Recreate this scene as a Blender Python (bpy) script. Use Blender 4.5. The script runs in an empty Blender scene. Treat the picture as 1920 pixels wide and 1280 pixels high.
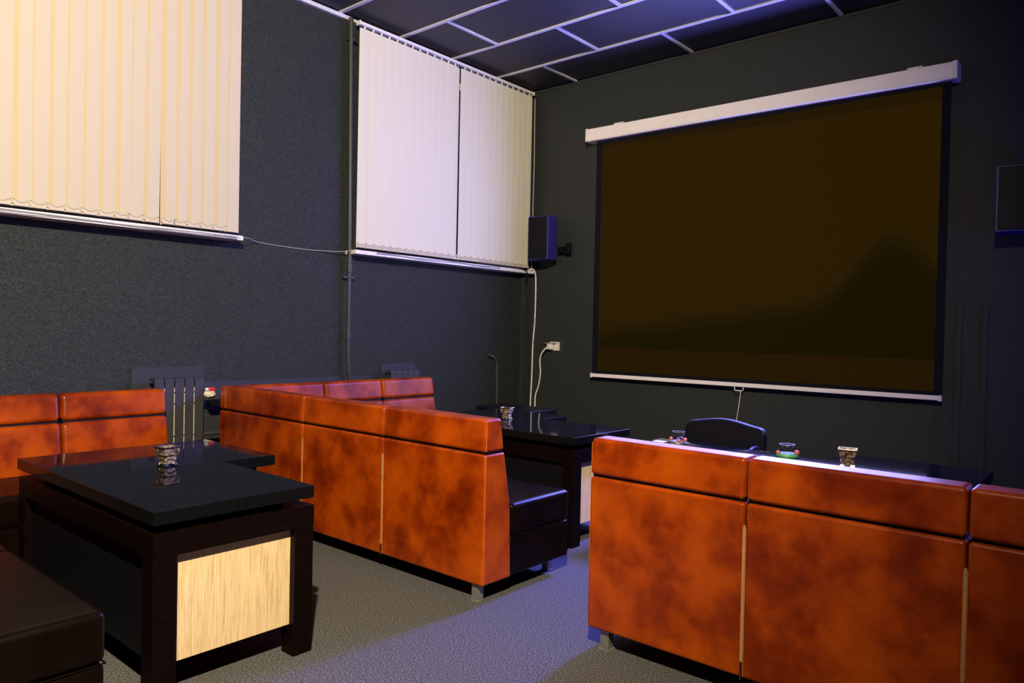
import bpy, bmesh, math, random
from mathutils import Vector, Matrix, noise
random.seed(7)
S = bpy.context.scene
COL = S.collection
PI = math.pi

# ------------------------------------------------------------------ camera
yaw, pitch, roll, F = 0.7073, -0.0150, 0.0212, 1380.0
fw = Vector((-math.sin(yaw)*math.cos(pitch), math.cos(yaw)*math.cos(pitch), math.sin(pitch)))
rt = Vector((math.cos(yaw), math.sin(yaw), 0)); up = rt.cross(fw)
r2 = rt*math.cos(roll)+up*math.sin(roll); u2 = -rt*math.sin(roll)+up*math.cos(roll)
cd = bpy.data.cameras.new('camera'); cam = bpy.data.objects.new('camera', cd); COL.objects.link(cam)
cd.sensor_width = 36; cd.lens = 36*F/1920; cd.clip_start = .05
cam.matrix_world = Matrix((( r2.x, u2.x, -fw.x, 0), (r2.y, u2.y, -fw.y, 0), (r2.z, u2.z, -fw.z, 1.4), (0, 0, 0, 1)))
S.camera = cam

# ------------------------------------------------------------------ world, lamps, exposure
w = bpy.data.worlds.new('world'); S.world = w; w.use_nodes = True
w.node_tree.nodes['Background'].inputs['Color'].default_value = (.5, .6, 1, 1)
w.node_tree.nodes['Background'].inputs['Strength'].default_value = 0.002

def aim(o, loc, tgt):
    o.location = loc
    o.rotation_euler = (Vector(tgt)-Vector(loc)).to_track_quat('-Z', 'Y').to_euler()

# warm ceiling spot lamp above the viewer, turned to the windows
ld = bpy.data.lights.new('ceiling_spot', 'SPOT'); ld.energy = 2230; ld.color = (1, .84, .62)
ld.spot_size = math.radians(128); ld.spot_blend = .82; ld.shadow_soft_size = .05
lo = bpy.data.objects.new('ceiling_spot', ld); COL.objects.link(lo); aim(lo, (.1, -.25, 3.9), (-3.46, 1.18, 2.77))
# blue-violet glow that the projection screen gives back into the room
for en, cx, cz, sx, sz, c in ((112, -2.80, 2.24, 3.1, 2.24, (.38, .37, 1)), (105, -2.40, 3.02, 1.5, .5, (.17, .17, 1))):
    ld = bpy.data.lights.new('screen_glow', 'AREA'); ld.energy = en; ld.color = c
    ld.shape = 'RECTANGLE'; ld.size = sx; ld.size_y = sz; ld.spread = math.radians(165)
    lo = bpy.data.objects.new('screen_glow', ld); COL.objects.link(lo); aim(lo, (cx, 6.488, cz), (cx, 0, cz))
# spot added before the screen to strengthen its blue light down the room
ld = bpy.data.lights.new('screen_throw', 'SPOT'); ld.energy = 2000; ld.color = (.13, .14, 1)
ld.spot_size = math.radians(98); ld.spot_blend = 1.0; ld.shadow_soft_size = .25
lo = bpy.data.objects.new('screen_throw', ld); COL.objects.link(lo); aim(lo, (-2.25, 6.2, 2.6), (-2.3, 3.5, 0))
# dim blue fill added out of view at right, for speaker side and edges
ld = bpy.data.lights.new('blue_fill', 'POINT'); ld.energy = 38; ld.color = (.08, .09, 1); ld.shadow_soft_size = .1
lo = bpy.data.objects.new('blue_fill', ld); COL.objects.link(lo); lo.location = (.6, 5.6, 1.7)

S.view_settings.view_transform = 'Standard'; S.view_settings.look = 'None'
S.view_settings.gamma = 1; S.view_settings.use_curve_mapping = False
S.view_settings.exposure = 0.0

# ------------------------------------------------------------------ materials
class NT:
    def __init__(s, name):
        s.m = bpy.data.materials.new(name); s.m.use_nodes = True
        s.t = s.m.node_tree; s.b = s.t.nodes['Principled BSDF']
    def n(s, typ, **kw):
        nd = s.t.nodes.new(typ)
        for k, v in kw.items():
            if k in nd.inputs: nd.inputs[k].default_value = v
            else: setattr(nd, k, v)
        return nd
    def l(s, a, b): s.t.links.new(a, b)
def rgb(c): return (c[0], c[1], c[2], 1)
def coords(q, scale=(1, 1, 1), kind='Object'):
    tc = q.n('ShaderNodeTexCoord'); mp = q.n('ShaderNodeMapping'); mp.inputs['Scale'].default_value = scale
    q.l(tc.outputs[kind], mp.inputs['Vector']); return mp.outputs['Vector']
def plain(name, c, rough=.5, metal=0, spec=.5, nscale=40, namt=.12, bump=0, coat=0):
    q = NT(name); q.b.inputs['Roughness'].default_value = rough; q.b.inputs['Metallic'].default_value = metal
    q.b.inputs['Specular IOR Level'].default_value = spec; q.b.inputs['Coat Weight'].default_value = coat
    v = coords(q); no = q.n('ShaderNodeTexNoise', Scale=nscale, Detail=4.0); q.l(v, no.inputs['Vector'])
    cr = q.n('ShaderNodeValToRGB'); cr.color_ramp.elements[0].position = .3; cr.color_ramp.elements[1].position = .7
    cr.color_ramp.elements[0].color = rgb([x*(1-namt) for x in c]); cr.color_ramp.elements[1].color = rgb([min(1, x*(1+namt)) for x in c])
    q.l(no.outputs['Fac'], cr.inputs['Fac']); q.l(cr.outputs['Color'], q.b.inputs['Base Color'])
    if bump:
        bp = q.n('ShaderNodeBump', Strength=bump, Distance=.002); q.l(no.outputs['Fac'], bp.inputs['Height']); q.l(bp.outputs['Normal'], q.b.inputs['Normal'])
    return q.m
def ramp(q, stops):
    cr = q.n('ShaderNodeValToRGB'); e = cr.color_ramp.elements
    e[0].position, e[0].color = stops[0][0], rgb(stops[0][1]); e[1].position, e[1].color = stops[-1][0], rgb(stops[-1][1])
    for p, c in stops[1:-1]:
        x = e.new(p); x.color = rgb(c)
    return cr
def leather(name, stops, rough=.30, scale=5.0, bump=.12, spec=.32):
    q = NT(name); v = coords(q)
    a = q.n('ShaderNodeTexNoise', Scale=scale, Detail=5.0, Roughness=.56, Distortion=.0); q.l(v, a.inputs['Vector'])
    cr = ramp(q, stops); q.l(a.outputs['Fac'], cr.inputs['Fac']); q.l(cr.outputs['Color'], q.b.inputs['Base Color'])
    g = q.n('ShaderNodeTexVoronoi', Scale=420.0); q.l(v, g.inputs['Vector'])
    g2 = q.n('ShaderNodeTexNoise', Scale=18.0, Detail=3.0); q.l(v, g2.inputs['Vector'])
    ad = q.n('ShaderNodeMath', operation='MULTIPLY_ADD'); q.l(g.outputs['Distance'], ad.inputs[0]); ad.inputs[1].default_value = .35; q.l(g2.outputs['Fac'], ad.inputs[2])
    bp = q.n('ShaderNodeBump', Strength=bump, Distance=.003); q.l(ad.outputs[0], bp.inputs['Height']); q.l(bp.outputs['Normal'], q.b.inputs['Normal'])
    q.b.inputs['Roughness'].default_value = rough; q.b.inputs['Specular IOR Level'].default_value = spec
    return q.m
M = {}
M['orange'] = leather('orange_leather', [(.28, (.115, .010, .0003)), (.42, (.20, .022, .0004)), (.55, (.32, .044, .0006)), (.72, (.42, .068, .0008))])
M['brown'] = leather('brown_leather', [(.35, (.0035, .0017, .0009)), (.7, (.0062, .003, .0016))], rough=.30, bump=.12, spec=.09)
M['thread'] = plain('thread', (.60, .15, .025), .5)
M['zip'] = plain('zip_tape', (.36, .24, .11), .6)
M['zipm'] = plain('zip_metal', (.18, .15, .12), .35, 1)
M['alu'] = plain('brushed_aluminium', (.30, .29, .26), .38, .6)
M['wood'] = None
q = NT('dark_wood'); v = coords(q, (1.5, 1.5, 14)); a = q.n('ShaderNodeTexNoise', Scale=9.0, Detail=6.0, Distortion=.4); q.l(coords(q, (3, 3, 40)), a.inputs['Vector'])
cr = ramp(q, [(.35, (.0026, .0012, .0007)), (.7, (.0062, .0028, .0015))]); q.l(a.outputs['Fac'], cr.inputs['Fac']); q.l(cr.outputs['Color'], q.b.inputs['Base Color'])
q.b.inputs['Roughness'].default_value = .38; q.b.inputs['Specular IOR Level'].default_value = .07; M['wood'] = q.m
q = NT('black_speckled_top'); a = q.n('ShaderNodeTexNoise', Scale=380.0, Detail=2.0); q.l(coords(q), a.inputs['Vector'])
cr = ramp(q, [(.42, (.002, .0024, .0026)), (.62, (.0060, .0072, .0076))]); q.l(a.outputs['Fac'], cr.inputs['Fac']); q.l(cr.outputs['Color'], q.b.inputs['Base Color'])
q.b.inputs['Roughness'].default_value = .05; q.b.inputs['Specular IOR Level'].default_value = .10; M['top'] = q.m
q = NT('beige_reed_veneer'); a = q.n('ShaderNodeTexNoise', Scale=7.0, Detail=6.0, Roughness=.7); q.l(coords(q, (30, 30, 1.1)), a.inputs['Vector'])
cr = ramp(q, [(.3, (.42, .28, .12)), (.45, (.66, .48, .24)), (.6, (.78, .60, .32)), (.75, (.86, .69, .42))]); q.l(a.outputs['Fac'], cr.inputs['Fac']); q.l(cr.outputs['Color'], q.b.inputs['Base Color'])
bp = q.n('ShaderNodeBump', Strength=.3, Distance=.002); q.l(a.outputs['Fac'], bp.inputs['Height']); q.l(bp.outputs['Normal'], q.b.inputs['Normal'])
q.b.inputs['Roughness'].default_value = .55; M['reed'] = q.m
q = NT('grey_carpet'); v = coords(q); a = q.n('ShaderNodeTexNoise', Scale=150.0, Detail=2.5, Roughness=.8); q.l(v, a.inputs['Vector'])
cr = ramp(q, [(.34, (.012, .012, .0115)), (.5, (.075, .074, .068)), (.66, (.22, .215, .20))]); q.l(a.outputs['Fac'], cr.inputs['Fac']); q.l(cr.outputs['Color'], q.b.inputs['Base Color'])
bp = q.n('ShaderNodeBump', Strength=.7, Distance=.006); q.l(a.outputs['Fac'], bp.inputs['Height']); q.l(bp.outputs['Normal'], q.b.inputs['Normal'])
q.b.inputs['Roughness'].default_value = .95; q.b.inputs['Specular IOR Level'].default_value = .1; M['carpet'] = q.m
def wallpaper(name, c, sc, st, lo_=.75, hi_=1.15, dist=.006):
    q = NT(name); v = coords(q)
    a = q.n('ShaderNodeTexNoise', Scale=sc, Detail=2.5, Roughness=.55, Distortion=1.6); q.l(v, a.inputs['Vector'])
    cr = ramp(q, [(.35, [x*lo_ for x in c]), (.62, [x*hi_ for x in c])]); q.l(a.outputs['Fac'], cr.inputs['Fac']); q.l(cr.outputs['Color'], q.b.inputs['Base Color'])
    bp = q.n('ShaderNodeBump', Strength=st, Distance=dist); q.l(a.outputs['Fac'], bp.inputs['Height']); q.l(bp.outputs['Normal'], q.b.inputs['Normal'])
    q.b.inputs['Roughness'].default_value = .6; q.b.inputs['Specular IOR Level'].default_value = .35; return q.m
M['wall_l'] = wallpaper('dark_relief_wallpaper', (.0215, .0265, .0215), 58, 1.0, .55, 1.35, .010)
M['wall_b'] = wallpaper('dark_wallpaper', (.0262, .0305, .0285), 70, .3)
M['wall_d'] = plain('dark_paint', (.024, .026, .029), .6)
M['ceil'] = plain('ceiling_tile_black', (.023, .022, .033), .6, nscale=300, namt=.3)
M['lath'] = plain('white_lath', (.62, .62, .68), .5)
M['white'] = plain('white_plastic', (.80, .78, .76), .4)
M['glassd'] = plain('window_pane', (.02, .02, .025), .08)
M['case'] = plain('white_metal_case', (.92, .86, .84), .42, nscale=8, namt=.03)
M['border'] = plain('black_border', (.003, .003, .009), .8, spec=.2)
M['black'] = plain('black_plastic', (.003, .003, .005), .5, spec=.2)
M['blue_spill'] = plain('cabinet_blue_spill', (.022, .022, .19), .4, spec=.4)  # blue light on the black speaker cabinet, put into its colour
M['blackleather'] = plain('black_leatherette', (.005, .005, .010), .42, spec=.3, nscale=200, bump=.3)
M['pipe'] = plain('grey_painted_pipe', (.036, .038, .038), .45)
M['rad'] = plain('grey_painted_radiator', (.032, .034, .037), .5)
M['cream'] = plain('cream_enamel', (.70, .66, .52), .5)
M['cablew'] = plain('white_cable', (.82, .80, .72), .5)
M['cableg'] = plain('grey_cable', (.34, .34, .35), .5)
M['cableb'] = plain('black_cable', (.01, .01, .01), .5)
M['red'] = plain('red_paper', (.55, .02, .02), .5)
M['coral'] = plain('coral_bead', (.72, .16, .09), .35)
M['green'] = plain('green_base', (.10, .42, .12), .4)
M['gold'] = plain('aged_metal', (.52, .42, .28), .25, 1, nscale=90, namt=.4)
q = NT('cast_relief_metal'); v = coords(q); a = q.n('ShaderNodeTexVoronoi', Scale=70.0); q.l(v, a.inputs['Vector'])
cr = ramp(q, [(.1, (.88, .78, .58)), (.5, (.60, .48, .30)), (.8, (.12, .09, .06))]); q.l(a.outputs['Distance'], cr.inputs['Fac']); q.l(cr.outputs['Color'], q.b.inputs['Base Color'])
bp = q.n('ShaderNodeBump', Strength=.6, Distance=.004, invert=True); q.l(a.outputs['Distance'], bp.inputs['Height']); q.l(bp.outputs['Normal'], q.b.inputs['Normal'])
q.b.inputs['Metallic'].default_value = .75; q.b.inputs['Roughness'].default_value = .28; M['relief'] = q.m
q = NT('clear_glass'); q.b.inputs['Transmission Weight'].default_value = 1; q.b.inputs['Roughness'].default_value = .02; q.b.inputs['Base Color'].default_value = (.95, .96, 1, 1)
a = q.n('ShaderNodeTexVoronoi', Scale=60.0); q.l(coords(q), a.inputs['Vector']); bp = q.n('ShaderNodeBump', Strength=.25, Distance=.002); q.l(a.outputs['Distance'], bp.inputs['Height']); q.l(bp.outputs['Normal'], q.b.inputs['Normal']); M['glass'] = q.m
def fabric(name, c, tr=.0):
    q = NT(name); v = coords(q, (60, 60, 420)); a = q.n('ShaderNodeTexNoise', Scale=2.0, Detail=3.0); q.l(v, a.inputs['Vector'])
    cr = ramp(q, [(.3, [x*.95 for x in c]), (.7, c)]); q.l(a.outputs['Fac'], cr.inputs['Fac']); q.l(cr.outputs['Color'], q.b.inputs['Base Color'])
    q.b.inputs['Roughness'].default_value = .8; q.b.inputs['Specular IOR Level'].default_value = .1; return q.m
M['slat'] = fabric('cream_blind_fabric', (.555, .505, .405))
M['slat2'] = fabric('blind_gap_glow', (.58, .475, .27))  # stripe colour: warm light caught between slats, painted onto their edges
M['slat3'] = fabric('pale_blind_fabric', (.70, .675, .535))
M['slat4'] = fabric('pale_gap_glow', (.70, .60, .38))  # same painted gap light for the paler blind
# projected dark brown picture: it is light, so it emits; paler sky, hill line, darker land, redder margins
q = NT('projected_picture'); tc = q.n('ShaderNodeTexCoord'); sp = q.n('ShaderNodeSeparateXYZ'); q.l(tc.outputs['Object'], sp.inputs[0])
def mth(op, a, b=None, c=None):
    nd = q.n('ShaderNodeMath', operation=op)
    for i, x in enumerate((a, b, c)):
        if x is None: continue
        if isinstance(x, (int, float)): nd.inputs[i].default_value = x
        else: q.l(x, nd.inputs[i])
    return nd.outputs[0]
X_, Z_ = sp.outputs['X'], sp.outputs['Z']          # X_: -1.6..1.6   Z_: 0..2.4 above the hem
hill = mth('MULTIPLY', mth('EXPONENT', mth('MULTIPLY', mth('POWER', mth('DIVIDE', mth('SUBTRACT', X_, 1.24), .34), 2.0), -1.0)), .46)
line = mth('ADD', mth('ADD', mth('MULTIPLY', X_, .12), .70), hill)
nz = q.n('ShaderNodeTexNoise', Scale=2.2, Detail=4.0); q.l(tc.outputs['Object'], nz.inputs['Vector'])
line = mth('ADD', line, mth('MULTIPLY', mth('SUBTRACT', nz.outputs['Fac'], .5), .10))
below = mth('SUBTRACT', line, Z_)
f1 = q.n('ShaderNodeMapRange', interpolation_type='SMOOTHSTEP'); f1.inputs['From Min'].default_value = -.02; f1.inputs['From Max'].default_value = .28; q.l(below, f1.inputs['Value'])
cr = ramp(q, [(0, (.0250, .0122, .0006)), (.12, (.0230, .0116, .0008)), (.35, (.0165, .0096, .0006)), (1, (.0100, .0062, .0002))]); q.l(f1.outputs[0], cr.inputs['Fac'])
inside = mth('MULTIPLY', mth('GREATER_THAN', Z_, .245), mth('LESS_THAN', Z_, mth('ADD', 2.305, mth('MULTIPLY', X_, -.028))))
mx = q.n('ShaderNodeMix', data_type='RGBA'); q.l(inside, mx.inputs['Factor']); mx.inputs[6].default_value = (.0185, .0085, .0006, 1); q.l(cr.outputs['Color'], mx.inputs[7])
q.l(mx.outputs[2], q.b.inputs['Emission Color']); q.b.inputs['Emission Strength'].default_value = .86
q.b.inputs['Base Color'].default_value = (.004, .003, .002, 1); q.b.inputs['Roughness'].default_value = .9; q.b.inputs['Specular IOR Level'].default_value = 0; M['picture'] = q.m

# ------------------------------------------------------------------ helpers
def finish(bm, name, mat, parent=None, smooth=True, ang=40, origin=None):
    me = bpy.data.meshes.new(name)
    off = Vector((0, 0, 0))
    if parent is not None: off = root_loc(parent)
    elif origin is not None: off = Vector(origin)
    bmesh.ops.translate(bm, verts=bm.verts, vec=-off)
    bmesh.ops.recalc_face_normals(bm, faces=bm.faces)
    bm.to_mesh(me); bm.free()
    for mt in (mat if isinstance(mat, (list, tuple)) else [mat]): me.materials.append(mt)
    if smooth:
        for p in me.polygons: p.use_smooth = True
        me.set_sharp_from_angle(angle=math.radians(ang))
    o = bpy.data.objects.new(name, me); COL.objects.link(o)
    if smooth and len(me.polygons) < 3000:
        wn_ = o.modifiers.new('weighted_normal', 'WEIGHTED_NORMAL'); wn_.keep_sharp = True; wn_.weight = 90
    if parent is not None: o.parent = parent
    elif origin is not None: o.location = origin
    return o
def root_loc(o):
    v = Vector((0, 0, 0))
    while o is not None:
        v += Vector(o.location); o = o.parent
    return v
def thing(name, label, cat, loc, group=None):
    o = bpy.data.objects.new(name, None); o.empty_display_size = .1; COL.objects.link(o); o.location = loc
    o['label'] = label; o['category'] = cat
    if group: o['group'] = group
    return o
def tag(o, label, cat, group=None):
    o['label'] = label; o['category'] = cat
    if group: o['group'] = group
    return o
def struct(o): o['kind'] = 'structure'; return o
def box(bm, x0, x1, y0, y1, z0, z1):
    vs = [bm.verts.new(p) for p in ((x0,y0,z0),(x1,y0,z0),(x1,y1,z0),(x0,y1,z0),(x0,y0,z1),(x1,y0,z1),(x1,y1,z1),(x0,y1,z1))]
    for f in ((0,3,2,1),(4,5,6,7),(0,1,5,4),(1,2,6,5),(2,3,7,6),(3,0,4,7)): bm.faces.new([vs[i] for i in f])
    return vs
def prism(bm, poly, fn, t0, t1):
    a = [bm.verts.new(fn(t0, *p)) for p in poly]; b = [bm.verts.new(fn(t1, *p)) for p in poly]
    n = len(poly)
    bm.faces.new(a); bm.faces.new(b[::-1])
    for i in range(n): bm.faces.new((a[i], b[i], b[(i+1) % n], a[(i+1) % n]))
def bev(bm, r, seg=3, mina=25):
    bm.normal_update()
    es = [e for e in bm.edges if len(e.link_faces) == 2 and e.calc_face_angle(0) > math.radians(mina)]
    bmesh.ops.bevel(bm, geom=es, offset=r, segments=seg, profile=.5, affect='EDGES', clamp_overlap=True)
def bxo(name, mat, parent, x0, x1, y0, y1, z0, z1, r=0, seg=2, origin=None):
    bm = bmesh.new(); box(bm, x0, x1, y0, y1, z0, z1)
    if r: bev(bm, r, seg)
    return finish(bm, name, mat, parent, origin=origin)
def tube(bm, pts, r, n=8, closed=False):
    pts = [Vector(p) for p in pts]; rings = []
    for i, p in enumerate(pts):
        d = (pts[min(i+1, len(pts)-1)]-pts[max(i-1, 0)]).normalized()
        a = d.cross(Vector((0, 0, 1)))
        if a.length < .05: a = d.cross(Vector((0, 1, 0)))
        a.normalize(); b = d.cross(a)
        rr = r[i] if isinstance(r, (list, tuple)) else r
        rings.append([bm.verts.new(p+(a*math.cos(2*PI*k/n)+b*math.sin(2*PI*k/n))*rr) for k in range(n)])
    for i in range(len(rings)-1):
        for k in range(n): bm.faces.new((rings[i][k], rings[i][(k+1) % n], rings[i+1][(k+1) % n], rings[i+1][k]))
    bm.faces.new(rings[0][::-1]); bm.faces.new(rings[-1])
def smoothpts(pts, k=6):
    P = [Vector(p) for p in pts]; P = [P[0]*2-P[1]]+P+[P[-1]*2-P[-2]]; out = []
    for i in range(1, len(P)-2):
        for j in range(k):
            t = j/k; a, b, c, d = P[i-1], P[i], P[i+1], P[i+2]
            out.append(.5*((2*b)+(c-a)*t+(2*a-5*b+4*c-d)*t*t+(3*b-a-3*c+d)*t**3))
    out.append(P[-2]); return out
def lathe(bm, prof, c, n=24, cap=True):
    rings = []
    for r, z in prof: rings.append([bm.verts.new((c[0]+r*math.cos(2*PI*k/n), c[1]+r*math.sin(2*PI*k/n), c[2]+z)) for k in range(n)])
    for i in range(len(rings)-1):
        for k in range(n): bm.faces.new((rings[i][k], rings[i][(k+1) % n], rings[i+1][(k+1) % n], rings[i+1][k]))
    if cap: bm.faces.new(rings[0][::-1]); bm.faces.new(rings[-1])
def sqloft(bm, prof, c, rot=0):          # square rings (half width, z)
    rings = []
    for h, z in prof:
        rg = []
        for sx, sy in ((-1,-1),(1,-1),(1,1),(-1,1)):
            x, y = sx*h, sy*h
            rg.append(bm.verts.new((c[0]+x*math.cos(rot)-y*math.sin(rot), c[1]+x*math.sin(rot)+y*math.cos(rot), c[2]+z)))
        rings.append(rg)
    for i in range(len(rings)-1):
        for k in range(4): bm.faces.new((rings[i][k], rings[i][(k+1) % 4], rings[i+1][(k+1) % 4], rings[i+1][k]))
    bm.faces.new(rings[0][::-1]); bm.faces.new(rings[-1])

# ------------------------------------------------------------------ room shell
XL, YB, ZC, XR, YF = -5.41, 6.60, 4.15, 2.6, -2.4
struct(bxo('floor', M['carpet'], None, XL-.1, XR+.1, YF-.1, YB+.1, -.1, 0))
# left wall with two window openings
WIN = [(.70, 2.83, 2.11, 3.93), (4.18, 6.36, 2.12, 3.98)]
bm = bmesh.new()
ys = [YF-.1, WIN[0][0], WIN[0][1], WIN[1][0], WIN[1][1], YB+.15]
box(bm, XL-.25, XL, ys[0], ys[1], 0, ZC+.1); box(bm, XL-.25, XL, ys[2], ys[3], 0, ZC+.1); box(bm, XL-.25, XL, ys[4], ys[5], 0, ZC+.1)
for a, b, c, d in WIN: box(bm, XL-.25, XL, a, b, 0, c); box(bm, XL-.25, XL, a, b, d, ZC+.1)
wall_l = struct(finish(bm, 'wall_left', M['wall_l'], smooth=False))
wall_b = struct(bxo('wall_back', M['wall_b'], None, XL-.25, XR+.2, YB, YB+.15, 0, ZC+.1))
struct(bxo('wall_right', M['wall_b'], None, XR, XR+.15, YF-.1, YB, 0, ZC+.1))
struct(bxo('wall_front', M['wall_b'], None, XL-.25, XR+.2, YF-.2, YF, 0, ZC+.1))
for i, (a, b, c, d) in enumerate(WIN):
    bm = bmesh.new(); x0, x1 = XL-.17, XL-.10
    box(bm, x0, x1, a, b, c, c+.07); box(bm, x0, x1, a, b, d-.07, d)
    for yy in (a, (a+b)/2-.04, b-.07): box(bm, x0, x1, yy, yy+(.08), c+.07, d-.07)
    wn = struct(finish(bm, 'window_%d' % (i+1), M['white'], smooth=False))
    m = (a+b)/2
    for p, q_ in ((a+.08, m-.04), (m+.04, b-.07)): bxo('pane', M['glassd'], wn, XL-.14, XL-.13, p, q_, c+.07, d-.07)
# ceiling: black tiles laid in running bond with white laths between
ceil = struct(bxo('ceiling', M['ceil'], None, XL-.2, XR+.1, YF-.1, YB+.1, ZC+.02, ZC+.15))
rows = [YB-.02]+[5.985-.693*k for k in range(0, 13)]
TP = 1.383
for i in range(len(rows)-1):
    y1, y0 = rows[i], rows[i+1]
    bxo('lath', M['lath'], ceil, XL, XR, y0-.017, y0+.017, ZC-.012, ZC+.02)
    xs = [-4.780+TP*k if i % 2 == 0 else -4.087+TP*(k) for k in range(-1, 7)]
    xs = [x for x in xs if XL+.05 < x < XR-.1]
    edges = [XL]+xs+[XR]
    for k, x in enumerate(xs): bxo('lath', M['lath'], ceil, x-.015, x+.015, y0+.017, y1-.017 if i else y1, ZC-.012, ZC+.02)
    for k in range(len(edges)-1):
        bxo('ceiling_tile', M['ceil'], ceil, edges[k]+.017, edges[k+1]-.017, y0+.019, y1-.019, ZC, ZC+.02, r=.002, seg=1)
struct(bxo('trim_1', M['lath'], None, XL, XL+.03, YF, 4.01, ZC-.045, ZC-.012))
struct(bxo('trim_2', M['cream'], None, XL, XL+.03, 4.035, YB, ZC-.045, ZC-.02))
struct(bxo('trim_3', M['rad'], None, XL, XR, YB-.012, YB, ZC-.030, ZC-.012))
# smooth boards around the radiators, corner casing, raised strips on the back wall
for a, b, z0, z1 in ((2.20, 2.73, 0, 1.08), (2.73, 4.44, 0, .96), (4.44, 4.86, 0, 1.062)):
    bxo('smooth_board', M['wall_d'], wall_l, XL, XL+.008, a, b, z0+.002, z1)
bxo('corner_casing', M['wall_d'], wall_b, XL, XL+.05, YB-.14, YB, 0, 2.05, r=.004)
bxo('access_panel', M['wall_b'], wall_b, -1.22, -.62, YB-.010, YB, .002, 1.72, r=.003)
for x in (-1.075, -.905): bxo('raised_strip', M['wall_b'], wall_b, x-.022, x+.022, YB-.028, YB-.008, .002, 1.67, r=.006)
# window sills
for n, a, b in ((3, .45, 2.955), (4, 4.02, 6.52)):
    struct(bxo('trim_%d' % (n+1), M['white'], None, XL-.10, -5.262, a, b, 2.045, 2.082, r=.005))

# ------------------------------------------------------------------ blinds
def blind(label, y0, pitch_, n, ztop, zbot, tilts, skip, stripe, flip=1, gap=None, mats=('slat', 'slat2')):
    root = thing('vertical_blind', label, 'blind', (-5.31, y0, zbot), 'cream vertical blinds over the windows')
    yE = y0+pitch_*n+(.045 if gap is not None else 0)
    bm = bmesh.new(); box(bm, -5.335, -5.285, y0-.02, yE+.01, ztop+.018, ztop+.045); bev(bm, .004, 2); finish(bm, 'head_rail', M['white'], root)
    for e in (y0-.026, yE+.004): bxo('end_cap', M['white'], root, -5.338, -5.282, e, e+.014, ztop+.012, ztop+.05, r=.003)
    ch = bmesh.new()
    for i in range(n):
        if i in skip: continue
        ya = y0+pitch_*i+(.045 if gap is not None and i >= gap else 0); yb = ya+pitch_*(1.10 if i+1 != gap else 1.0)
        tl = tilts.get(i, 0); dx = .006+.003*random.random()
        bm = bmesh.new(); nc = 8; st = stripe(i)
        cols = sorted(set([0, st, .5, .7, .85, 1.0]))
        grid = []
        for zz in range(7):
            t = zz/6; z = zbot+(ztop-zbot)*t; row = []
            for c in cols:
                y = ya+(yb-ya)*c+tl*(1-t)*flip
                x = -5.318+dx*(c)+.0016*math.sin(c*PI)+.0006*math.sin(t*5+i)
                row.append((x, y, z))
            grid.append(row)
        def lay(off):
            V = [[bm.verts.new((p[0]+off, p[1], p[2])) for p in r] for r in grid]; return V
        A, B = lay(0), lay(-.0012)
        for r in range(6):
            for c in range(len(cols)-1):
                f1 = bm.faces.new((A[r][c], A[r][c+1], A[r+1][c+1], A[r+1][c])); f2 = bm.faces.new((B[r][c], B[r+1][c], B[r+1][c+1], B[r][c+1]))
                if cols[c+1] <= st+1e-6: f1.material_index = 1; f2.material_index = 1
        for r in range(6):
            bm.faces.new((A[r][0], A[r+1][0], B[r+1][0], B[r][0])); bm.faces.new((A[r][-1], B[r][-1], B[r+1][-1], A[r+1][-1]))
        for c in range(len(cols)-1):
            bm.faces.new((A[0][c], B[0][c], B[0][c+1], A[0][c+1])); bm.faces.new((A[-1][c], A[-1][c+1], B[-1][c+1], B[-1][c]))
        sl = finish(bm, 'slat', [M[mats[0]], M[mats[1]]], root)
        bxo('hem_weight', M['slat'], sl, -5.3085, -5.3025, ya+.008+tl*flip, yb-.012+tl*flip, zbot+.002, zbot+.035, r=.001, seg=1)
        bxo('runner', M['white'], root, -5.316, -5.304, ya+pitch_*.5-.006, ya+pitch_*.5+.006, ztop-.004, ztop+.02)
        # link chain between neighbouring hems
        if i+1 < n:
            pts = [(-5.298, ya+.004+tl*flip+pitch_*k/6, zbot+.050-.026*math.sin(PI*k/6)) for k in range(7)]
            tube(ch, pts, .0016, 5)
            box(ch, -5.302, -5.297, ya+tl*flip-.002, ya+tl*flip+.006, zbot+.015, zbot+.052)
    finish(ch, 'link_chain', M['slat'], root)
    return root
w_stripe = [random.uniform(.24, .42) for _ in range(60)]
# first blind: slat 0 at y .66, pitch .0997 -> last edge at 2.93
tl1 = {14: -.014, 16: .016, 15: -.004, 10: -.002, 7: .006}
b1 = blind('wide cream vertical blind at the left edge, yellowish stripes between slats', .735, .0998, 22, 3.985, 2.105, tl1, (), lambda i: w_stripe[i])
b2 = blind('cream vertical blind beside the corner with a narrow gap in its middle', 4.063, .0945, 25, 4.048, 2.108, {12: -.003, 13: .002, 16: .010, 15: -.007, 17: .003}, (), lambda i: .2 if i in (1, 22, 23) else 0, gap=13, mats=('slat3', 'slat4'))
bxo('slat', M['slat3'], b2, -5.3262, -5.325, 5.303, 5.322, 2.110, 4.045)
# pull cord of the second blind hanging along its right edge
tube_pts = smoothpts([(-5.29, 6.50, 4.03), (-5.285, 6.505, 3.3), (-5.285, 6.50, 2.7), (-5.275, 6.53, 2.38), (-5.285, 6.49, 2.30), (-5.285, 6.495, 2.11)])
bm = bmesh.new(); tube(bm, tube_pts, .003, 6); finish(bm, 'pull_cord', M['cablew'], b2)

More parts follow.
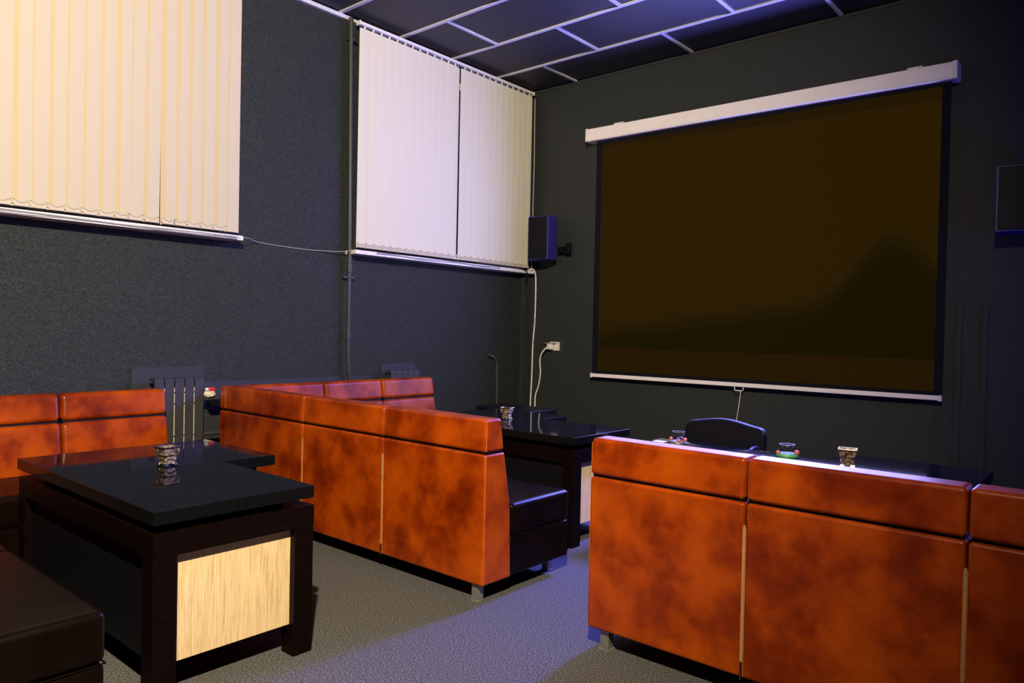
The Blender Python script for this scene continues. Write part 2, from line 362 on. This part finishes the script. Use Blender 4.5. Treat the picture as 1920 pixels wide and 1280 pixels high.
# ------------------------------------------------------------------ sofas
LOW = [(0, .095), (.226, .095), (.208, .50), (.157, .766), (.004, .766)]
ROLL = [(.002, .776), (.155, .776), (.128, .946), (.008, .946)]
def sofa_back(root, fn, cuts, ends=(True, True), r=.014):
    for i in range(len(cuts)-1):
        t0, t1 = cuts[i]+.003, cuts[i+1]-.003
        bm = bmesh.new(); prism(bm, LOW, fn, t0, t1); bev(bm, r, 5); finish(bm, 'back_panel', M['orange'], root)
        bm = bmesh.new(); prism(bm, ROLL, fn, t0, t1); bev(bm, r+.004, 6); finish(bm, 'head_roll', M['orange'], root)
        core = [(.012, .11), (.205, .11), (.19, .5), (.135, .77), (.12, .925), (.02, .925)]
        bm = bmesh.new(); prism(bm, core, fn, t0+.008, t1-.008); finish(bm, 'gap_filler', M['black'], root, smooth=False)  # black filler added inside so no light leaks through the panel gaps
    # stitch rows and zips where two panels meet on the outer face
    for i in range(1, len(cuts)-1):
        for s in (-1, 1):
            bm = bmesh.new(); t = cuts[i]+s*.013; z = .690
            while z < .925:
                if not (.762 < z+.004 < .784):
                    tube(bm, [fn(t, -.0012, z), fn(t, -.0026, z+.003), fn(t, -.0012, z+.0065)], .0011, 4)
                z += .010
            finish(bm, 'stitching', M['thread'], root)['kind'] = 'stuff'
            bm = bmesh.new(); tube(bm, [fn(cuts[i]+s*.006, .004, .10), fn(cuts[i]+s*.006, .003, .67)], .0018, 5); finish(bm, 'piping', M['thread'], root)
        bm = bmesh.new(); prism(bm, [(.001, .155), (.006, .155), (.006, .66), (.001, .68)], fn, cuts[i]-.004, cuts[i]+.004); zp = finish(bm, 'zip', M['zip'], root)
        bm = bmesh.new()
        prism(bm, [(-.004, .12), (.002, .12), (.002, .158), (-.004, .158)], fn, cuts[i]-.005, cuts[i]+.005); bev(bm, .0015, 2)
        prism(bm, [(-.006, .088), (-.003, .088), (-.003, .125), (-.006, .125)], fn, cuts[i]-.0035, cuts[i]+.0035)
        finish(bm, 'zip_pull', M['zipm'], zp)
    for k, e in enumerate((cuts[0], cuts[-1])):      # piping down the free end of the back
        if not ends[k]: continue
        s = 1 if k else -1
        bm = bmesh.new(); t = e-s*.004
        tube(bm, smoothpts([fn(t, .012, .10), fn(t, .010, .45), fn(t, .010, .762)]), .0014, 5)
        tube(bm, smoothpts([fn(t, .013, .782), fn(t, .014, .925)]), .0014, 5)
        finish(bm, 'piping', M['thread'], root)
def sofa_seat(root, fn, cuts, d0=.224, d1=.745):
    for i in range(len(cuts)-1):
        t0, t1 = cuts[i]+.002, cuts[i+1]-.002
        for nm, z0, z1, ins, r in (('seat_base', .10, .308, .006, .010), ('seat_cushion', .312, .484, 0, .030)):
            bm = bmesh.new(); prism(bm, [(d0, z0), (d1-ins, z0), (d1-ins, z1), (d0, z1)], fn, t0+ins, t1-ins); bev(bm, r, 4)
            o = finish(bm, nm, M['brown'], root)
        bm = bmesh.new(); tube(bm, [fn(t0+.004, d0+.02, .314), fn(t0+.004, d1-.01, .314), fn(t1-.004, d1-.004, .314), fn(t1-.004, d0+.02, .314)], .003, 6); finish(bm, 'piping', M['brown'], root)
def leg(root, x, y):
    l = bxo('leg', M['alu'], root, x-.022, x+.022, y-.022, y+.022, .006, .100, r=.002)
    bxo('foot_plate', M['alu'], l, x-.027, x+.027, y-.027, y+.027, 0, .007, r=.002)

# middle corner sofa
s2 = thing('corner_sofa', 'orange leather corner sofa in the middle, high back to the viewer, dark seats inside', 'sofa', (-3.8, 3.2, 0), 'orange leather corner sofas by the window wall')
fx = lambda t, d, z: (t, 2.735+d, z)
fy = lambda t, d, z: (-5.185+d, t, z)
sofa_back(s2, fx, [-5.185, -4.105, -3.30, -2.50], ends=(False, True))
sofa_back(s2, fy, [2.80, 3.575, 4.175, 4.795], ends=(False, True), r=.026)
sofa_seat(s2, fx, [-4.42, -3.46, -2.502])
sofa_seat(s2, fy, [2.962, 3.58, 4.18, 4.79], d1=.765)
bm = bmesh.new(); tube(bm, smoothpts([(-5.09, 2.7345, .79), (-5.09, 2.736, .93)]), .0014, 5); finish(bm, 'piping', M['thread'], s2)
for x, y in ((-2.575, 2.780), (-2.62, 3.425), (-4.2, 3.0), (-5.1, 2.82), (-4.5, 4.72), (-5.1, 4.72)): leg(s2, x, y)
# left corner sofa, seats turned to the first table
s1 = thing('corner_sofa', 'orange leather corner sofa at the left edge with a dark seat end nearest the viewer', 'sofa', (-3.8, 1.2, 0), 'orange leather corner sofas by the window wall')
fx1 = lambda t, d, z: (t, .205+d, z)
sofa_back(s1, fx1, [-5.235, -4.10, -3.30, -2.49], ends=(False, True))
fy1 = lambda t, d, z: (-5.235+d, t, z)
sofa_back(s1, fy1, [.30, 1.02, 1.655, 2.315], ends=(False, True), r=.026)
sofa_seat(s1, fx1, [-4.47, -3.42, -2.475], d1=.742)
sofa_seat(s1, fy1, [.44, 1.02, 1.66, 2.31], d1=.80)
for x, y in ((-2.6, .25), (-2.74, .80), (-4.6, 2.24), (-5.15, 2.24), (-5.15, .27), (-4.3, .8), (-3.4, .25), (-3.4, .85)): leg(s1, x, y)
# right sofa, back to the viewer
s3 = thing('sofa', 'orange leather sofa at right, tall zipped back turned to the viewer', 'sofa', (-.4, 3.0, 0))
fx3 = lambda t, d, z: (t, 2.700+d, z-max(0, z-.70)*.05)
sofa_back(s3, fx3, [-1.842, -1.128, -.403, .32, 1.04])
sofa_seat(s3, fx3, [-1.84, -1.128, -.403, .32, 1.04])
for x in (-1.762, .96): leg(s3, x, 2.750); leg(s3, x, 3.37)

# ------------------------------------------------------------------ tables
def table(label, xe, y0, L=1.52, flip=False, z=.716):
    # xe: x of the end that carries the reed panel; the table runs away from it (sign s)
    s = 1 if flip else -1
    root = thing('lounge_table', label, 'table', (xe+s*L/2, y0+.34, 0), 'black lounge tables with reed panels')
    yw = y0+.965; W = .68; xw = .77 if not flip else L-.75
    X = lambda d: xe+s*d
    bm = bmesh.new(); poly = [(0, y0), (0, y0+W), (xw, y0+W), (xw, yw), (L, yw), (L, y0)]
    prism(bm, poly, lambda t, a, b: (X(a), b, t), z-.052, z); bev(bm, .003, 2); finish(bm, 'table_top', M['top'], root)
    bm = bmesh.new(); box(bm, min(X(.1), X(L-.1)), max(X(.1), X(L-.1)), y0+.09, y0+W-.09, z-.085, z-.050)
    box(bm, min(X(xw+.08), X(L-.1)), max(X(xw+.08), X(L-.1)), y0+W-.1, yw-.06, z-.085, z-.050); finish(bm, 'riser', M['black'], root, smooth=False)
    zt, zb, lw = z-.084, z-.172, .092
    bm = bmesh.new(); a, b = sorted((X(.0), X(L-.03)))
    box(bm, a, b, y0, y0+.03, zb, zt); box(bm, a, b, y0+W-.03, y0+W, zb, zt); box(bm, a, a+.03, y0+.03, y0+W-.03, zb, zt); box(bm, b-.03, b, y0+.03, y0+W-.03, zb, zt)
    box(bm, a+.03, b-.03, y0+.03, y0+W-.03, zt-.02, zt-.001); finish(bm, 'apron', M['wood'], root, smooth=False)
    for dx in (0, L-.03-lw):
        for dy in (0, W-lw):
            a, b = sorted((X(dx+.001), X(dx+lw))); bxo('leg', M['wood'], root, a, b, y0+dy+.001, y0+dy+lw-.001, 0, zb, r=.0015, seg=1)
    for dx in (.034, L-.03-.055):
        a, b = sorted((X(dx), X(dx+.02)))
        bxo('reed_panel', M['reed'], root, a, b, y0+lw, y0+W-lw, .132, zb)
    a, b = sorted((X(lw), X(L-.03-lw)))
    for yy in (y0+.035, y0+W-.055): bxo('side_panel', M['black'], root, a, b, yy, yy+.02, .132, zb)
    # leg frame under the wing
    for dx in (xw+.10, L-.03-.05):
        a, b = sorted((X(dx), X(dx+.05))); bxo('wing_leg', M['wood'], root, a, b, yw-.12, yw-.07, 0, z-.085)
    return root
table('black lounge table in the left foreground with a pale reed end panel', -2.690, 1.178)
table('black lounge table behind the middle corner sofa, by the corner', -2.757, 3.862)
table('black lounge table behind the right orange sofa, only its top showing', -1.755, 3.605, L=1.185, flip=True)

# ------------------------------------------------------------------ projection screen
sc = thing('projection_screen', 'large pull-down projection screen with dark brown picture on the back wall', 'screen', (-2.8, 6.5, .92))
Yf = 6.500
bm = bmesh.new()
prof = [(6.450, .002), (6.430, .030), (6.430, .112), (6.442, .128), (6.565, .128), (6.575, .115), (6.575, .01), (6.565, 0)]
prism(bm, prof, lambda t, a, b: (t, a, 3.417+b-(t+4.53)*.0075), -4.505, -1.145); finish(bm, 'case', M['case'], sc, ang=50)
for a, b in ((-4.535, -4.503), (-1.147, -1.112)):
    bm = bmesh.new(); prism(bm, [(6.427, -.004), (6.427, .132), (6.58, .132), (6.58, -.004)], lambda t, p, q_: (t, p, 3.417+q_-(t+4.53)*.0075), a, b); bev(bm, .006, 2); finish(bm, 'end_cap', M['white'], sc)
for x in (-4.17, -1.42):
    zt = 3.545-(x+4.53)*.0075
    bm = bmesh.new(); box(bm, x-.055, x+.055, 6.50, 6.505, zt-.01, zt+.035); box(bm, x-.055, x+.055, 6.50, 6.598, zt+.03, zt+.035); bev(bm, .001, 1)
    br = finish(bm, 'wall_bracket', M['case'], sc, smooth=False)
    bm = bmesh.new(); lathe(bm, [(.006, 0), (.006, .003)], (0, 0, 0), 10); bmesh.ops.rotate(bm, verts=bm.verts, matrix=Matrix.Rotation(PI/2, 3, 'X')); bmesh.ops.translate(bm, verts=bm.verts, vec=(x+.035, 6.499, zt+.018)); finish(bm, 'screw', M['black'], br)
bm = bmesh.new(); prism(bm, [(-4.432, .960), (-1.160, .960), (-1.160, 3.41), (-4.432, 3.43)], lambda t, a, b: (a, t, b), Yf, Yf+.003); fab = finish(bm, 'screen_fabric', M['border'], sc, smooth=False)
bm = bmesh.new(); prism(bm, [(-4.360, .995), (-1.222, .995), (-1.222, 3.360), (-4.360, 3.378)], lambda t, a, b: (a, t, b), Yf-.002, Yf-.0005); finish(bm, 'picture_area', M['picture'], fab, smooth=False)
pic = fab.children[0]
# origin of the picture at its lower middle, used by its pattern
pic.data.transform(Matrix.Translation(Vector(sc.location)-Vector((-2.8, Yf, .995)))); pic.location = Vector((-2.8, Yf, .995))-Vector(sc.location)
bm = bmesh.new(); box(bm, -4.420, -1.185, 6.485, 6.515, .926, .964); bev(bm, .006, 3); finish(bm, 'weight_bar', M['case'], sc)
for a, b in ((-4.442, -4.420), (-1.187, -1.163)): bxo('end_cap', M['white'], sc, a, b, 6.48, 6.52, .920, .968, r=.005)
bm = bmesh.new(); hx = -2.80
tube(bm, [(hx-.042, 6.50, .928), (hx-.042, 6.495, .90), (hx-.03, 6.495, .892), (hx+.03, 6.495, .892), (hx+.042, 6.495, .90), (hx+.042, 6.50, .928)], .005, 8); hd = finish(bm, 'handle', M['case'], sc)
bm = bmesh.new(); tube(bm, [(hx+.022, 6.492, .892), (hx+.008, 6.49, .75), (hx-.020, 6.49, .57), (hx-.028, 6.49, .50)], .0035, 6); finish(bm, 'pull_cord', M['cablew'], hd)

# ------------------------------------------------------------------ loudspeakers
def speaker(label, cx, cy, rz, sgn):
    root = thing('loudspeaker', label, 'speaker', (cx, cy, 2.18), 'black loudspeakers on the back wall')
    root.rotation_euler = (0, 0, 0)
    R = Matrix.Rotation(rz, 3, 'Z')
    def tr(bm): bmesh.ops.rotate(bm, verts=bm.verts, matrix=R); bmesh.ops.translate(bm, verts=bm.verts, vec=(cx, cy, 2.18))
    # plan: flat grille front (towards -y), straight sides, chamfered rear corners
    plan = [(-.135, -.115), (.130, -.115), (.135, .06), (.09, .125), (-.09, .125), (-.135, .06)]
    bm = bmesh.new(); prism(bm, plan, lambda t, a, b: (a, b, t), 0, .475)
    bm.verts.ensure_lookup_table()
    bev(bm, .006, 3); tr(bm); finish(bm, 'cabinet', M['blue_spill'], root)
    gp = [(-.125, -.113), (-.125, -.120), (-.07, -.128), (.07, -.128), (.120, -.120), (.120, -.113)]
    bm = bmesh.new(); prism(bm, gp, lambda t, a, b: (a, b, t), .012, .463); bev(bm, .003, 2); tr(bm); finish(bm, 'grille', M['black'], root)
    bm = bmesh.new(); box(bm, -.02, .02, .12, .14, .10, .14); tr(bm); finish(bm, 'bracket_arm', M['black'], root)
    return root
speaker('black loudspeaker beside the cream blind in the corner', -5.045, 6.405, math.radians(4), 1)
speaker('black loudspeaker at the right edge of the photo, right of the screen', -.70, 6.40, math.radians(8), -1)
for n, (x, lab) in enumerate(((-4.835, 'small black wall mount beside the corner loudspeaker'),)):
    bm = bmesh.new(); box(bm, x-.04, x+.04, 6.585, 6.60, 2.23, 2.38); box(bm, x-.09, x-.03, 6.50, 6.585, 2.27, 2.33); box(bm, x-.04, x+.03, 6.55, 6.585, 2.25, 2.35); bev(bm, .003, 1)
    tag(finish(bm, 'wall_mount', M['black'], None, origin=(x, 6.59, 2.23)), lab, 'bracket')
bm = bmesh.new(); tube(bm, [(-4.888, 6.592, 2.24), (-4.888, 6.594, 1.4), (-4.893, 6.594, .05)], .0045, 6)
tag(finish(bm, 'speaker_wire', M['pipe'], None, origin=(-4.89, 6.59, .05)), 'thin dark wire running straight down the back wall below the speaker mount', 'wire')

# ------------------------------------------------------------------ socket, plug and cables
so = thing('wall_socket', 'cream double socket low on the back wall near the corner', 'socket', (-5.0, 6.59, 1.18))
bxo('face_plate', M['cream'], so, -5.062, -4.932, 6.575, 6.599, 1.183, 1.283, r=.006)
bxo('socket_well', M['white'], so, -4.995, -4.945, 6.570, 6.576, 1.20, 1.265, r=.004)
pl = thing('power_plug', 'white plug with white lead pushed into the cream socket', 'plug', (-5.03, 6.56, 1.22))
bm = bmesh.new(); box(bm, -5.062, -4.998, 6.515, 6.574, 1.195, 1.262); bev(bm, .012, 3); finish(bm, 'plug_body', M['white'], pl)
bxo('plug_shelf', M['cableg'], pl, -5.10, -4.96, 6.53, 6.57, 1.265, 1.271)
bm = bmesh.new(); tube(bm, smoothpts([(-5.05, 6.52, 1.225), (-5.10, 6.50, 1.17), (-5.145, 6.51, 1.08), (-5.150, 6.53, .93), (-5.19, 6.55, .78), (-5.23, 6.55, .67), (-5.235, 6.55, .55), (-5.22, 6.55, .3), (-5.2, 6.55, .02)]), .008, 8); finish(bm, 'lead', M['cablew'], pl)
bm = bmesh.new(); tube(bm, smoothpts([(-5.30, 6.46, 2.092), (-5.27, 6.50, 2.098), (-5.262, 6.53, 2.07), (-5.272, 6.56, 2.0), (-5.275, 6.57, 1.8), (-5.285, 6.575, 1.5), (-5.305, 6.575, 1.25), (-5.31, 6.575, .9), (-5.318, 6.57, .6), (-5.32, 6.57, .3), (-5.31, 6.56, .012)]), .008, 8)
tag(finish(bm, 'white_cable', M['cablew'], None, origin=(-5.31, 6.56, 0)), 'long white cable hanging from the end of the second sill to the floor', 'cable')
bm = bmesh.new(); tube(bm, smoothpts([(-5.275, 5.6, 2.091), (-5.27, 6.0, 2.091), (-5.258, 6.22, 2.092), (-5.25, 6.36, 2.07), (-5.29, 6.42, 1.98), (-5.335, 6.45, 1.85), (-5.34, 6.46, 1.2), (-5.34, 6.46, .6), (-5.34, 6.45, .012)]), .008, 8)
tag(finish(bm, 'black_cable', M['cableb'], None, origin=(-5.34, 6.45, 0)), 'black cable dropping from the second sill beside the white one', 'cable')
random.seed(3)
cb = thing('cable_bundle', 'bundle of thin grey cables along the window sills and across the wall between', 'cable', (-5.26, .5, 2.06))
for k in range(3):
    pts = []
    y = .5
    while y < 2.94:
        pts.append((-5.257+.0025*math.sin(y*3+k), y, 2.054+.006*k+.004*math.sin(y*4.1+k*1.3)+random.uniform(-.0015, .0015))); y += .12
    if k == 1:
        pts += [(-5.30, 3.02, 2.074), (-5.395, 3.15, 2.064), (-5.40, 3.4, 2.052), (-5.40, 3.7, 2.050), (-5.33, 3.97, 2.062), (-5.30, 4.05, 2.088)]
    bm = bmesh.new(); tube(bm, smoothpts(pts, 3), .0034, 6); finish(bm, 'cable_strand', M['cableg'], cb)
for k in range(2):
    bm = bmesh.new(); pts = [(-5.256+.002*math.sin(y*.7+k), 4.25+.12*y, 2.064+.009*k+.005*math.sin(y*.9+k)) for y in range(0, 15)]
    tube(bm, smoothpts(pts, 3), .0034, 6); finish(bm, 'cable_strand', M['cableg'], cb)

# ------------------------------------------------------------------ pipes and radiators
pp = thing('heating_pipe', 'grey painted vertical heating pipe on the wall left of the second blind', 'pipe', (-5.365, 4.02, .1))
bm = bmesh.new(); tube(bm, [(-5.362, 4.00, 4.12), (-5.362, 4.015, 3), (-5.362, 4.03, 1.92)], .021, 14); finish(bm, 'upper_pipe', M['pipe'], pp)
bm = bmesh.new(); tube(bm, smoothpts([(-5.362, 4.03, 1.93), (-5.362, 4.03, 1.5), (-5.362, 4.035, 1.1), (-5.362, 4.05, .96), (-5.365, 4.09, .86), (-5.365, 4.30, .83), (-5.365, 4.5, .83)]), .018, 14); finish(bm, 'lower_pipe', M['pipe'], pp)
for z, r in ((1.92, .025), (1.32, .023)):
    bm = bmesh.new(); lathe(bm, [(r*.9, -.04), (r, -.035), (r, .035), (r*.9, .04)], (-5.362, 4.03, z), 14); finish(bm, 'coupling', M['pipe'], pp)
for z in (3.93, 1.84):
    bm = bmesh.new(); lathe(bm, [(.024, -.008), (.026, -.006), (.026, .006), (.024, .008)], (-5.362, 4.02, z), 14); box(bm, -5.405, -5.375, 4.005, 4.04, z-.006, z+.006); box(bm, -5.372, -5.352, 3.965, 4.075, z-.007, z+.007); finish(bm, 'pipe_clamp', M['pipe'], pp)
bm = bmesh.new(); tube(bm, smoothpts([(-5.41, 5.93, 1.12), (-5.37, 5.945, 1.12), (-5.35, 5.98, 1.09), (-5.35, 6.01, 1.02), (-5.35, 6.02, .85), (-5.35, 6.02, .5), (-5.35, 6.02, .0)]), .014, 10)
bp2 = finish(bm, 'pipe_stub', M['pipe'], None, origin=(-5.35, 6.02, 0)); tag(bp2, 'thin bent dark pipe low on the window wall near the corner', 'pipe')
def radiator(label, y0, n=5, pitch_=.0715, xf=-5.20, z0=.42, z1=1.012):
    root = thing('radiator', label, 'radiator', (xf-.04, y0+n*pitch_/2, z0), 'grey radiators on the window wall')
    for i in range(n):
        a = y0+i*pitch_
        bm = bmesh.new(); box(bm, xf-.006, xf, a+.004, a+pitch_-.004, z0, z1-.01); box(bm, xf-.085, xf-.01, a+.03, a+pitch_-.03, z0+.02, z1-.03)
        prism(bm, [(xf-.09, z1-.022), (xf-.09, z1-.010), (xf-.02, z1), (xf, z1-.012), (xf-.01, z1-.03)], lambda t, p, q_: (p, t, q_), a+.003, a+pitch_-.003)
        finish(bm, 'section', M['rad'], root, smooth=False)
    bxo('bare_core', M['cream'], root, xf-.014, xf-.0065, y0+.03, y0+n*pitch_-.03, z0+.01, z1-.075)
    for z in (z1-.11, z1-.19, z0+.08, z0+.17):
        bm = bmesh.new(); tube(bm, [(xf-.012, y0+.01, z), (xf-.012, y0+n*pitch_-.01, z)], .0075, 8); finish(bm, 'header_tube', M['black'], root)
    return root
radiator('grey panel radiator between the two orange corner sofas', 2.290, pitch_=.0722, xf=-5.245)
radiator('grey radiator just showing above the far end of the middle sofa', 4.44, xf=-5.26, z0=.42)
fp = thing('radiator_feed', 'grey feed pipes beside the radiator between the orange sofas', 'pipe', (-5.27, 2.8, .58))
for z in (.845, .585):
    bm = bmesh.new(); tube(bm, [(-5.27, 2.66, z), (-5.27, 2.96, z)], .017, 10); finish(bm, 'feed_pipe', M['pipe'], fp)
bm = bmesh.new(); tube(bm, [(-5.27, 2.875, .585), (-5.27, 2.875, .845)], .015, 10); finish(bm, 'bypass_pipe', M['pipe'], fp)
bm = bmesh.new(); box(bm, -5.30, -5.24, 2.70, 2.80, .79, .825); box(bm, -5.292, -5.25, 2.80, 2.86, .80, .818); bev(bm, .006, 2); finish(bm, 'under_pipe_shade', M['black'], fp)  # black block standing in for the dark shadow under the upper pipe
# crumpled packet on the feed pipe
pk = thing('crumpled_packet', 'small crumpled white and red packet lying on the radiator feed pipe', 'packet', (-5.26, 2.70, .862))
random.seed(5)
def crumple(nm, mat, c, s, root):
    bm = bmesh.new(); bmesh.ops.create_icosphere(bm, subdivisions=3, radius=1)
    for v in bm.verts:
        n_ = noise.noise(v.co*2.3+Vector(c))*.35+noise.noise(v.co*5+Vector(c))*.2
        p = v.co*(1+n_); v.co = Vector((max(-1, min(1, p.x*1.1))*s[0], max(-1, min(1, p.y*1.1))*s[1], max(-1, min(1, p.z*1.1))*s[2]))+Vector(c)
    return finish(bm, nm, mat, root, ang=15)
crumple('white_wrapper', M['cream'], (-5.245, 2.695, .884), (.022, .04, .024), pk)
crumple('red_flap', M['red'], (-5.245, 2.705, .916), (.018, .034, .014), pk)
crumple('white_tip', M['white'], (-5.235, 2.668, .918), (.012, .012, .010), pk)

# ------------------------------------------------------------------ things on the tables
def ashtray(label, x, y, rot=0, z=.716, k=1.0):
    root = thing('ashtray', label, 'ashtray', (x, y, z), 'square relief metal ashtrays')
    c0 = Vector((x, y, z))
    bm = bmesh.new(); sqloft(bm, [(.026*k, .010*k), (.025*k, .018*k), (.028*k, .048*k), (.032*k, .070*k), (.038*k, .082*k)], (x, y, z), rot)
    bm.normal_update(); tf = max(bm.faces, key=lambda f: f.calc_center_median().z)
    bmesh.ops.inset_region(bm, faces=[tf], thickness=.006); bmesh.ops.translate(bm, verts=tf.verts, vec=(0, 0, -.035))
    bev(bm, .0012, 1); finish(bm, 'bowl', M['relief'], root)
    def pt(a, b, h): return c0+Vector((a*math.cos(rot)-b*math.sin(rot), a*math.sin(rot)+b*math.cos(rot), h))*1.0
    bm = bmesh.new(); c = [pt(sx*.039*k, sy*.039*k, .084*k) for sx, sy in ((-1,-1),(1,-1),(1,1),(-1,1))]
    for i in range(4): tube(bm, [c[i], c[(i+1) % 4]], .0040*k, 6)
    finish(bm, 'rim', M['gold'], root)
    for sx, sy in ((-1,-1),(1,-1),(1,1),(-1,1)):
        bm = bmesh.new(); sqloft(bm, [(.008*k, 0), (.010*k, .004), (.006*k, .013*k)], pt(sx*.022*k, sy*.022*k, 0), rot); finish(bm, 'foot', M['gold'], root)
    for sd in range(4):      # raised scrolls on each face
        bm = bmesh.new(); an = rot+sd*PI/2
        nrm = Vector((math.cos(an), math.sin(an), 0)); tan = Vector((-math.sin(an), math.cos(an), 0))
        for sg in (-1, 1):
            pts = []
            for j in range(14):
                th = j*.55; rr = .010*(1-j/17); h = .052+rr*math.sin(th)
                pts.append(c0+nrm*((.0275+(h-.03)*.20)*k)+tan*(sg*(.012+rr*math.cos(th))*k)+Vector((0, 0, h*k)))
            tube(bm, pts, .0019*k, 5)
        tube(bm, [c0+nrm*.028*k+tan*(-.020)*k+Vector((0, 0, .026*k)), c0+nrm*.029*k+Vector((0, 0, .034*k)), c0+nrm*.028*k+tan*.020*k+Vector((0, 0, .026*k))], .0022*k, 5)
        finish(bm, 'scroll_relief', M['gold'], root)
    return root
ashtray('square relief metal ashtray on the left foreground table', -3.545, 1.615, math.radians(8), k=1.08)
ashtray('shiny brass-toned ashtray on the table behind the middle sofa', -3.70, 4.285, math.radians(20), k=1.05)
ashtray('square metal ashtray on the table behind the right sofa', -1.165, 4.115, math.radians(14), k=1.12)
def blob(bm, c, r, n=2):
    g = bmesh.ops.create_icosphere(bm, subdivisions=n, radius=r); bmesh.ops.translate(bm, verts=g['verts'], vec=c)
def candle_glass(label, x, y, base, beads, h=.075, r=.042, z=.716):
    root = thing('candle_glass', label, 'glass', (x, y, z), 'beaded glasses on the far table')
    bm = bmesh.new(); lathe(bm, [(r*1.25, .0), (r*1.32, .008), (r*1.2, .019)], (x, y, z), 28); finish(bm, 'base', base, root)
    bm = bmesh.new(); o = [(.5, .014), (.92, .022), (1.05, .04), (1.0, .058), (.86, h)]
    lathe(bm, [(r*a, b) for a, b in o]+[(r*a-.003, b) for a, b in o[::-1]], (x, y, z), 28, cap=False)
    finish(bm, 'glass_bowl', M['glass'], root)
    bm = bmesh.new(); tube(bm, [(x+r*.87*math.cos(2*PI*k/24), y+r*.87*math.sin(2*PI*k/24), z+h) for k in range(25)], .0022, 6); finish(bm, 'rim', M['alu'], root)
    for a, b, zz in beads:
        bm = bmesh.new(); blob(bm, (x+(r+.007)*math.cos(a), y+(r+.007)*math.sin(a), z+zz), b); finish(bm, 'bead', M['coral'], root)
    return root
A0 = math.radians(-60)
candle_glass('clear glass with coral beads left of the black office chair', -2.385, 4.56, M['alu'], [(A0-1.2, .013, .036), (A0, .014, .026), (A0+.95, .014, .032), (A0+2.6, .013, .03)], h=.082, r=.046, z=.652)
candle_glass('faceted glass with green base right of the black office chair', -1.515, 4.20, M['green'], [(A0-1.35, .011, .024), (A0+1.2, .015, .028)], h=.070, r=.046)
g = thing('paper_slip', 'small pale slip of paper left of the beaded glass by the chair', 'paper', (-2.51, 4.55, .652))
bm = bmesh.new(); box(bm, -2.56, -2.48, 4.52, 4.58, .6525, .6545); finish(bm, 'sheet', M['white'], g)
sd = thing('side_table', 'small black glossy side table between the office chair and the right sofa', 'table', (-2.20, 4.6, 0))
bm = bmesh.new(); box(bm, -2.60, -1.80, 4.31, 4.70, .612, .652); bev(bm, .003, 2); finish(bm, 'table_top', M['top'], sd)
bxo('apron', M['wood'], sd, -2.55, -1.85, 4.35, 4.66, .54, .612)
for x in (-2.55, -1.91):
    for y in (4.35, 4.60): bxo('leg', M['wood'], sd, x, x+.06, y, y+.06, 0, .54)

# ------------------------------------------------------------------ black chair and low black seat
oc = thing('office_chair', 'black office chair behind the small side table, its wide wavy backrest showing', 'chair', (-2.34, 5.15, 0))
bm = bmesh.new(); W = .62; top = []
n = 48
poly = []
for i in range(n+1):
    u = i/n; x = -2.645+W*u
    z = .752+.012*math.sin(u*PI*1.15)+.010*math.cos((u-.45)*PI*2.2)-.006*u
    e = max(0, (.085-u)/.085, (u-.915)/.085); z -= .052*(1-math.sqrt(max(0, 1-e*e)))
    poly.append((x, z))
poly += [(-2.035, .48), (-2.07, .42), (-2.12, .40), (-2.56, .40), (-2.61, .42), (-2.640, .48)]
prism(bm, poly, lambda t, a, b: (a, t+.12*(abs(a+2.335)/.31)**2*-.5+.05, b), 5.17, 5.235); bev(bm, .016, 4, 50); finish(bm, 'backrest', M['blackleather'], oc)
bm = bmesh.new(); box(bm, -2.60, -2.08, 4.88, 5.22, .36, .44); bev(bm, .03, 4); finish(bm, 'seat', M['blackleather'], oc)
bm = bmesh.new(); lathe(bm, [(.03, .10), (.03, .36)], (-2.34, 5.02, 0), 14); finish(bm, 'gas_column', M['black'], oc)
for sx in (-1, 1):
    bm = bmesh.new(); xx = -2.34+sx*.29; tube(bm, smoothpts([(xx, 5.18, .50), (xx, 5.10, .60), (xx, 4.95, .58), (xx, 4.93, .42)]), .016, 8); finish(bm, 'armrest', M['black'], oc)
for k in range(5):
    a = 2*PI*k/5+.3; bm = bmesh.new(); tube(bm, [(-2.34, 5.02, .11), (-2.34+.28*math.cos(a), 5.02+.28*math.sin(a), .07)], [.022, .014], 8); st = finish(bm, 'base_arm', M['black'], oc)
    bm = bmesh.new(); blob(bm, (-2.34+.28*math.cos(a), 5.02+.28*math.sin(a), .03), .030); finish(bm, 'caster', M['black'], st)
st = thing('low_bench', 'low black bench top between the table and the corner, near the bent pipe', 'bench', (-4.55, 5.55, 0))
bm = bmesh.new(); box(bm, -5.10, -4.40, 5.42, 5.86, .575, .632); bev(bm, .012, 3); finish(bm, 'bench_top', M['blackleather'], st)
for x in (-5.05, -4.50):
    for y in (5.46, 5.78): bxo('leg', M['black'], st, x, x+.05, y, y+.05, 0, .575, r=.003)
